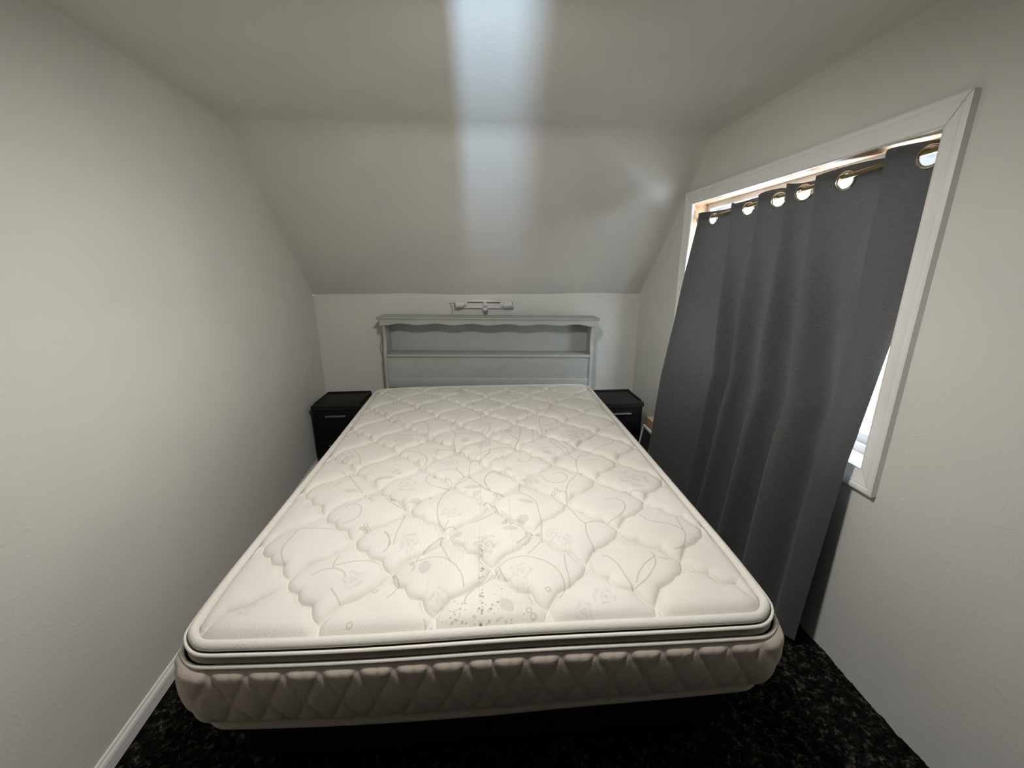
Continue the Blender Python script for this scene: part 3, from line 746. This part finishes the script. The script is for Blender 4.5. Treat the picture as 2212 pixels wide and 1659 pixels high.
idx[used] = np.arange(used.sum())
Vn = np.stack([GX[used], GY[used], GZ[used]], 1)
Fn = np.stack([idx[:-1, :-1][qok], idx[:-1, 1:][qok], idx[1:, 1:][qok], idx[1:, :-1][qok]], 1)
tp = child(np_mesh('quilted_top', Vn, Fn, M_TICK), mat_root)
tp['label'] = 'quilted cream top panel printed with grey vines and roses'
at_ = tp.data.color_attributes.new('printed', 'FLOAT_COLOR', 'POINT')
rgba = np.ones((len(Vn), 4), np.float32); rgba[:, :3] = colr[used]
at_.data.foreach_set('color', rgba.ravel())

# ------------------------------------------------------------------ headboard
hb = tag(empty('headboard', (.016, 2.955, 0)), 'grey painted bookcase headboard with an open shelf and scalloped valance', 'headboard')
hb.rotation_euler = (0, math.radians(.9), math.radians(-2.0))
def hbo(name, lo, hi, bevel=.002):
    bm = bmesh.new(); add_box(bm, lo, hi, bevel); return bm_obj(name, bm, M_GREY, hb, True)
HW = .757
# ledge with a rounded nose
prof = [(-.018, 1.000), (-.024, 1.003), (-.026, 1.007), (-.022, 1.011), (-.016, 1.012), (.185, 1.012), (.185, .9945), (-.016, .9945)]
V = [(-.786, y, z) for y, z in prof] + [(.786, y, z) for y, z in prof]; k = len(prof)
obj('ledge', V, [(i, (i+1) % k, k+(i+1) % k, k+i) for i in range(k)] + [tuple(range(k))[::-1], tuple(range(k, 2*k))], M_GREY, hb)
# scalloped valance board
xs_ = np.linspace(-.770, .770, 181)
def val_z(x):
    a = abs(x)
    if a > .715: return .9545
    z = .9640 + .0062*math.cos(2*math.pi*(a-.625)/.25)
    if a > .625: z = .9702 - (.0157)*min(1, ((a-.625)/.09))**1.5
    return z
V = []
for x in xs_:
    zb = val_z(x); V += [(x, -.012, zb), (x, -.012, .9945), (x, .006, .9945), (x, .006, zb)]
Fc = []
for i in range(len(xs_)-1):
    a = 4*i; b = a+4
    Fc += [(a, b, b+1, a+1), (a+1, b+1, b+2, a+2), (a+2, b+2, b+3, a+3), (a+3, b+3, b, a)]
Fc += [(0, 1, 2, 3), (4*len(xs_)-1, 4*len(xs_)-2, 4*len(xs_)-3, 4*len(xs_)-4)]
obj('valance', V, Fc, M_GREY, hb)
# side boards with a gently curved front edge
sf = [(.03, .000), (.56, .000), (.70, -.002), (.745, -.004), (.775, .004), (.82, .016), (.87, .020), (.91, .014), (.95, .004), (.9945, .004)]
cf = catmull([(p[1], p[0]) for p in sf], 5)
for s in (-1, 1):
    x0, x1 = (-HW, -HW+.021) if s < 0 else (HW-.021, HW)
    P = [(p[0], p[1]) for p in cf] + [(.180, .9945), (.180, .03)]
    k = len(P)
    V = [(x0, y, z) for y, z in P] + [(x1, y, z) for y, z in P]
    obj('side_board', V, [(i, (i+1) % k, k+(i+1) % k, k+i) for i in range(k)] + [tuple(range(k))[::-1], tuple(range(k, 2*k))], M_GREY, hb)
hbo('shelf', (-HW+.021, -.001, .7265), (HW-.021, .168, .7450))
hbo('back_panel', (-HW+.018, .160, .50), (HW-.018, .172, .9945), 0)
hbo('front_panel', (-HW+.021, .012, .555), (HW-.021, .024, .7265), 0)
hbo('lower_rail', (-HW+.021, .006, .495), (HW-.021, .026, .566), .004)

# ------------------------------------------------------------------ three-socket light on the knee wall
fy = 3.155 + (0.004+1.236)/2.451*.08
fx = tag(empty('wall_light', (.004, fy, 1.088)), 'white three-socket bar light without bulbs, on the wall above the headboard', 'wall light')
fx.rotation_euler = (0, math.radians(1.3), math.atan2(.08, 2.451))
bm = bmesh.new(); add_box(bm, (-.221, -.018, -.034), (.221, -.001, .036), .003)
bm_obj('back_plate', bm, M_FIX, fx, True)
for z0, z1 in ((.014, .033), (-.031, -.012)):
    bm = bmesh.new(); add_box(bm, (-.214, -.026, z0), (.205, -.016, z1), .004); bm_obj('rail', bm, M_FIX, fx, True)
bm = bmesh.new(); add_box(bm, (-.205, -.0195, -.010), (.2, -.0175, .011)); bm_obj('track', bm, M_FIX, fx)
bm = bmesh.new(); add_box(bm, (-.13, -.0215, .0085), (.115, -.0185, .0135)); bm_obj('rail_shadow', bm, M_HOLE_SHADOW, fx)  # dark strip standing in for the shadow below the upper rail
def socket(base, tip, r, lm=None):
    base, tip = Vector(base), Vector(tip); L = (tip-base).length
    bm = bmesh.new(); add_lathe(bm, base, tip-base, [(.001, 0), (r*.62, 0), (r*.9, L*.12), (r, L*.22), (r, L), (r*.88, L), (r*.86, L*.5), (.001, L*.48)], 28)
    s = bm_obj('socket', bm, M_FIX, fx, True)
    bm = bmesh.new(); add_lathe(bm, base + (tip-base)*.56, tip-base, [(r*.84, 0), (r*.84, L*.40), (r*.80, L*.40), (r*.80, .002), (.001, .002)], 24)
    bm_obj('socket_liner', bm, lm or M_HOLE_SHADOW, s, True)
def joint(p):
    bm = bmesh.new(); add_box(bm, (p[0]-.013, -.036, p[2]-.016), (p[0]+.013, -.022, p[2]+.016), .003)
    add_cyl(bm, (p[0], -.03, p[2]), (p[0], -.062, p[2]), .009)
    bm_obj('swivel_joint', bm, M_FIX, fx, True)
joint((-.150, 0, .004)); joint((0, 0, .010)); joint((.132, 0, -.002))
socket((-.158, -.060, .003), (-.222, -.078, -.002), .022)
socket((0, -.050, -.012), (0, -.108, -.021), .021, M_FIX)
socket((.138, -.060, -.004), (.203, -.076, .013), .023)
bm = bmesh.new(); add_cyl(bm, (-.222, -.008, .010), (-.258, -.008, .009), .0045, seg=12)
bm_obj('cord_plug', bm, M_FIX, fx, True)
cp = catmull([(-.258, -.008, .009), (-.262, -.009, .002), (-.255, -.010, -.012), (-.247, -.010, -.028), (-.243, -.010, -.048), (-.250, -.010, -.075), (-.30, -.012, -.14), (-.50, -.012, -.18),
              (-.68, -.012, -.22), (-.772, -.012, -.27), (-.790, -.012, -.32), (-.790, -.012, -.35), (-.776, -.012, -.39), (-.757, -.012, -.42), (-.74, -.012, -.47), (-.73, -.012, -.9)], 5)
bm = bmesh.new(); add_tube(bm, cp, .0022, 8); bm_obj('power_cord', bm, M_CORD, fx, True)

# ------------------------------------------------------------------ nightstands
def nightstand(x0, x1, y0, y1, top, label):
    r = tag(empty('nightstand', ((x0+x1)/2, (y0+y1)/2, 0)), label, 'nightstand', 'black plastic nightstands beside the headboard')
    hx, hy = (x1-x0)/2, (y1-y0)/2
    bm = bmesh.new(); add_box(bm, (-hx+.008, -hy+.012, -.012), (hx-.008, hy-.004, top-.022), .008)
    bm_obj('body', bm, M_BLACK, r, True)
    # top slab with a bowed, rounded front edge
    pts = [(-hx, hy), (-hx, -hy+.012)]
    for k in range(1, 12):
        t = k/12; pts.append((-hx + 2*hx*t, -hy + .010 - .014*math.sin(math.pi*t)))
    pts += [(hx, -hy+.012), (hx, hy)]
    bm = bmesh.new()
    lo = [bm.verts.new((x, y, top-.030)) for x, y in pts]; hi = [bm.verts.new((x, y, top)) for x, y in pts]
    n = len(pts)
    bm.faces.new(lo[::-1]); bm.faces.new(hi)
    for i in range(n): bm.faces.new((lo[i], lo[(i+1) % n], hi[(i+1) % n], hi[i]))
    bm.edges.ensure_lookup_table()
    bmesh.ops.bevel(bm, geom=[e for e in bm.edges if all(v.co.z > top-.001 for v in e.verts)], offset=.007, segments=3, profile=.5, affect='EDGES')
    bm_obj('top', bm, M_BLACKTOP, r, True)
    # raised rim round the sides and the back
    bm = bmesh.new()
    add_box(bm, (-hx+.004, hy-.020, top-.002), (hx-.004, hy-.002, top+.008), .003)
    add_box(bm, (-hx+.004, -hy+.05, top-.002), (-hx+.018, hy-.02, top+.006), .003)
    add_box(bm, (hx-.018, -hy+.05, top-.002), (hx-.004, hy-.02, top+.006), .003)
    bm_obj('rim', bm, M_BLACKTOP, r, True)
    for (z0, z1) in ((.235, top-.034), (.03, .225)):
        bm = bmesh.new(); add_box(bm, (-hx+.018, -hy+.002, z0), (hx-.018, -hy+.02, z1), .005)
        d = bm_obj('drawer', bm, M_BLACK, r, True)
        zc = z1 - .036
        bm = bmesh.new(); add_box(bm, (-.066, -hy-.014, zc-.006), (.066, -hy+.004, zc+.005), .004)
        bm_obj('handle', bm, M_HANDLE, d, True)
    return r
nightstand(-1.172, -.852, 2.690, 3.020, .470, 'black plastic nightstand left of the bed, in the corner by the left wall')
nightstand(.752, 1.066, 2.590, 2.905, .468, 'black plastic nightstand right of the bed, in the corner on the window side')

# ------------------------------------------------------------------ things leaning between nightstand and curtain
cb = empty('cardboard_box', (1.075, 2.42, 0))
tag(cb, 'flat brown cardboard box standing on edge behind the white framed screen', 'cardboard box')
bm = bmesh.new(); add_box(bm, (-.025, -.085, -.012), (.028, .085, .402), .002); bm_obj('carton', bm, M_CARD, cb, True)
bm = bmesh.new(); add_box(bm, (-.0262, -.080, .33), (-.0252, .080, .395)); bm_obj('flap', bm, M_CARD, cb)
sc = empty('window_screen', (.978, 2.412, 0))
tag(sc, 'white framed dark window screen leaning on the cardboard box by the curtain', 'window screen')
sc.rotation_euler = (0, math.radians(9.0), 0)
bm = bmesh.new()
for lo, hi in (((-.008, -.088, -.01), (.006, .088, .008)), ((-.008, -.088, .342), (.006, .088, .357)), ((-.008, -.088, .008), (.006, -.074, .342)), ((-.008, .074, .008), (.006, .088, .342))):
    add_box(bm, lo, hi, .002)
bm_obj('frame', bm, M_SCREENFRAME, sc, True)
bm = bmesh.new(); add_box(bm, (-.002, -.075, .007), (.001, .075, .343)); bm_obj('mesh_panel', bm, M_MESH, sc)

# ------------------------------------------------------------------ curtain rod
RX = 1.255
def rod_z(y): return 1.612 + (2.333-y)*.040
rod = tag(empty('curtain_rod', (RX, 1.81, rod_z(1.81))), 'thin antique brass curtain rod inside the window recess', 'curtain rod')
bm = bmesh.new(); add_cyl(bm, (RX, W_Y0+.003, rod_z(W_Y0)), (RX, W_Y1-.003, rod_z(W_Y1)), .0085, seg=20)
child(bm_obj('rod', bm, M_BRASS, None, True), rod)
for y, d in ((W_Y0, 1), (W_Y1, -1)):
    bm = bmesh.new(); add_lathe(bm, (RX, y, rod_z(y)), (0, d, 0), [(.001, .0005), (.019, .0005), (.019, .004), (.0105, .006), (.0105, .018), (.0086, .018)], 20)
    child(bm_obj('end_cup', bm, M_BRASS, None, True), rod)

# ------------------------------------------------------------------ curtain
# control points of the fabric path along the rod, far to near: (y, depth: -1 room side .. +1 window side, how much the fold stays lower down)
CP = [(2.462, -.75, .5), (2.43, -1.0, .8), (2.333, 0.0, .8), (2.215, .95, .8), (2.150, 0.1, .9), (2.127, -.95, 1.0), (2.100, -.85, 1), (2.027, 0.0, 1.0), (1.965, .95, 1.0),
      (1.935, 0.0, 1.), (1.920, -.95, 1.), (1.890, -.9, 1), (1.819, .0, 1.), (1.782, 1.0, 1.), (1.757, 0.0, 1.), (1.745, -.95, 1.), (1.725, -.95, 1), (1.679, 0.0, 1.), (1.632, 1.0, 1.), (1.604, 0.0, 1),
      (1.591, -1.0, 1.1), (1.560, -1.05, 1.1), (1.486, 0.0, .8), (1.392, .95, .55), (1.345, .3, .3), (1.324, -.85, .35), (1.295, -.95, .35), (1.207, 0.0, .3), (1.150, .85, .4)]
# the same points a metre further down: broad panels with narrow deep folds between them
CL = [(2.465, -.3), (2.42, -.5), (2.05, -.30), (1.835, .95), (1.868, .40), (1.900, -.6), (1.876, -1.05), (1.834, .20), (1.705, .95), (1.735, .40), (1.766, -.6), (1.727, -1.05),
      (1.677, .30), (1.505, 1.0), (1.538, .40), (1.572, -.6), (1.526, -1.05), (1.472, .45), (1.325, 1.0), (1.362, .40), (1.398, -.6), (1.348, -1.05), (1.290, .42), (1.265, .35),
      (1.245, .15), (1.225, .02), (1.205, -.05), (1.180, .05), (1.152, .4)]
PER = 16
cpath = catmull(CP, PER); clow = catmull(CL, PER)
pm = len(cpath)
clen = np.concatenate([[0], np.cumsum(np.hypot(np.diff(cpath[:, 0]), np.diff(cpath[:, 1])*.03))])
ZT, ZB = 1.668, .012
NZ = 330
zs = np.linspace(0, 1, NZ)
zs = np.concatenate([np.linspace(0, .09, 60, endpoint=False), np.linspace(.09, 1, NZ-60)])
def curtain_pt(i, t):
    y0, d0 = cpath[i][:2]
    top = rod_z(y0) + .030 + .005*math.sin(i*.11)
    z = top + (ZB - top)*t
    # lean: inside the recess at the rod, over the sill, in front of the wall below
    if z > .72: xc = 1.255 + (1.136-1.255)*max(0, (1.60-z)/.88)
    else: xc = 1.136 + (1.100-1.136)*(.72-z)/.71
    tt = min(1, max(0, (t-.04)/.34)); tt = tt*tt*(3-2*tt)
    yl, dl = clow[i]
    ty = min(1, max(0, (t-.02)/.46))
    y = y0*(1-ty) + yl*ty
    d = d0*(1-tt) + dl*tt
    amp = .030*(1-tt) + .058*tt
    far = max(0, (yl-1.75)/.72); far = far*far*(3-2*min(1, far)) if far < 1 else 1.0
    fl = max(0, min(1, (1.15-z)/.75)); fl = fl*fl*(3-2*fl)
    mid = max(0, 1-((yl-1.62)/.30)**2)
    lo = max(0, (t-.5)/.5)
    y += lo*mid*.07 + tt*.006*math.sin(t*6+y0*7)*mid
    x = xc + amp*d + .004*math.sin(t*7+yl*9)*tt
    x -= far*fl*.088; y -= far*fl*.150
    # stay clear of the sill casing
    if z < .80: x = min(x, 1.188 if z > .60 else 1.185)
    return x, y, z
V = np.array([curtain_pt(i, t) for t in zs for i in range(pm)])
nzr = len(zs)
idx = np.arange(nzr*pm).reshape(nzr, pm)
Fn = np.stack([idx[:-1, :-1].ravel(), idx[:-1, 1:].ravel(), idx[1:, 1:].ravel(), idx[1:, :-1].ravel()], 1)
# grommets sit where the fabric crosses the rod
GR_IN, GR_OUT = .0235, .0330
cross = [2, 4, 7, 9, 12, 14, 17, 19, 22, 27]
grom = []
zrow = V.reshape(nzr, pm, 3)
for c in cross:
    i = c*PER
    if c == 4: i = c*PER + 3
    gz = rod_z(cpath[i][0]) - .0135
    p = Vector((RX, cpath[i][0], gz))
    a = zrow[4, max(i-4, 0)]; b = zrow[4, min(i+4, pm-1)]
    tg = Vector((b[0]-a[0], b[1]-a[1], 0)).normalized()
    grom.append((p, tg))
ctr = V[Fn].mean(1)
keep = np.ones(len(Fn), bool)
for p, tg in grom:
    rel = ctr - np.array(p)
    al = rel @ np.array(tg); nn = rel @ np.array((-tg.y, tg.x, 0))
    keep &= ~((np.hypot(al, rel[:, 2]) < GR_IN + .004) & (np.abs(nn) < .014))
Fn = Fn[keep]
cu = np_mesh('curtain', V, Fn, M_CURT)
tag(cu, 'charcoal grey grommet curtain hanging over the window on the right', 'curtain')
uvl = cu.data.uv_layers.new(name='UVMap')
vi = np.zeros(len(cu.data.loops), np.int32); cu.data.loops.foreach_get('vertex_index', vi)
uu = np.tile(clen, nzr)*1.0; vv = V[:, 2]
uvl.data.foreach_set('uv', np.stack([uu[vi], vv[vi]], 1).astype(np.float32).ravel())
cu.location = (0, 0, 0)
gproto = None
for p, tg in grom:
    if gproto is None:
        bm = bmesh.new()
        add_lathe(bm, (0, -.0035, 0), (0, 1, 0), [(GR_IN+.001, .0035), (GR_IN, .001), (GR_IN+.0015, -.0008), ((GR_IN+GR_OUT)/2, -.0018), (GR_OUT-.001, .000), (GR_OUT, .002), (GR_OUT, .005), (GR_OUT-.001, .007), ((GR_IN+GR_OUT)/2, .0088), (GR_IN+.0015, .0078), (GR_IN, .006), (GR_IN+.001, .0035)], 40)
        g = bm_obj('grommet', bm, M_NICKEL, cu, True); gproto = g
    else:
        g = gproto.copy(); COL.objects.link(g); g.parent = cu
    n = Vector((-tg.y, tg.x, 0))
    g.location = p
    g.rotation_euler = (0, 0, math.atan2(n.y, n.x) - math.pi/2)
gproto['label'] = 'metal grommet ring'
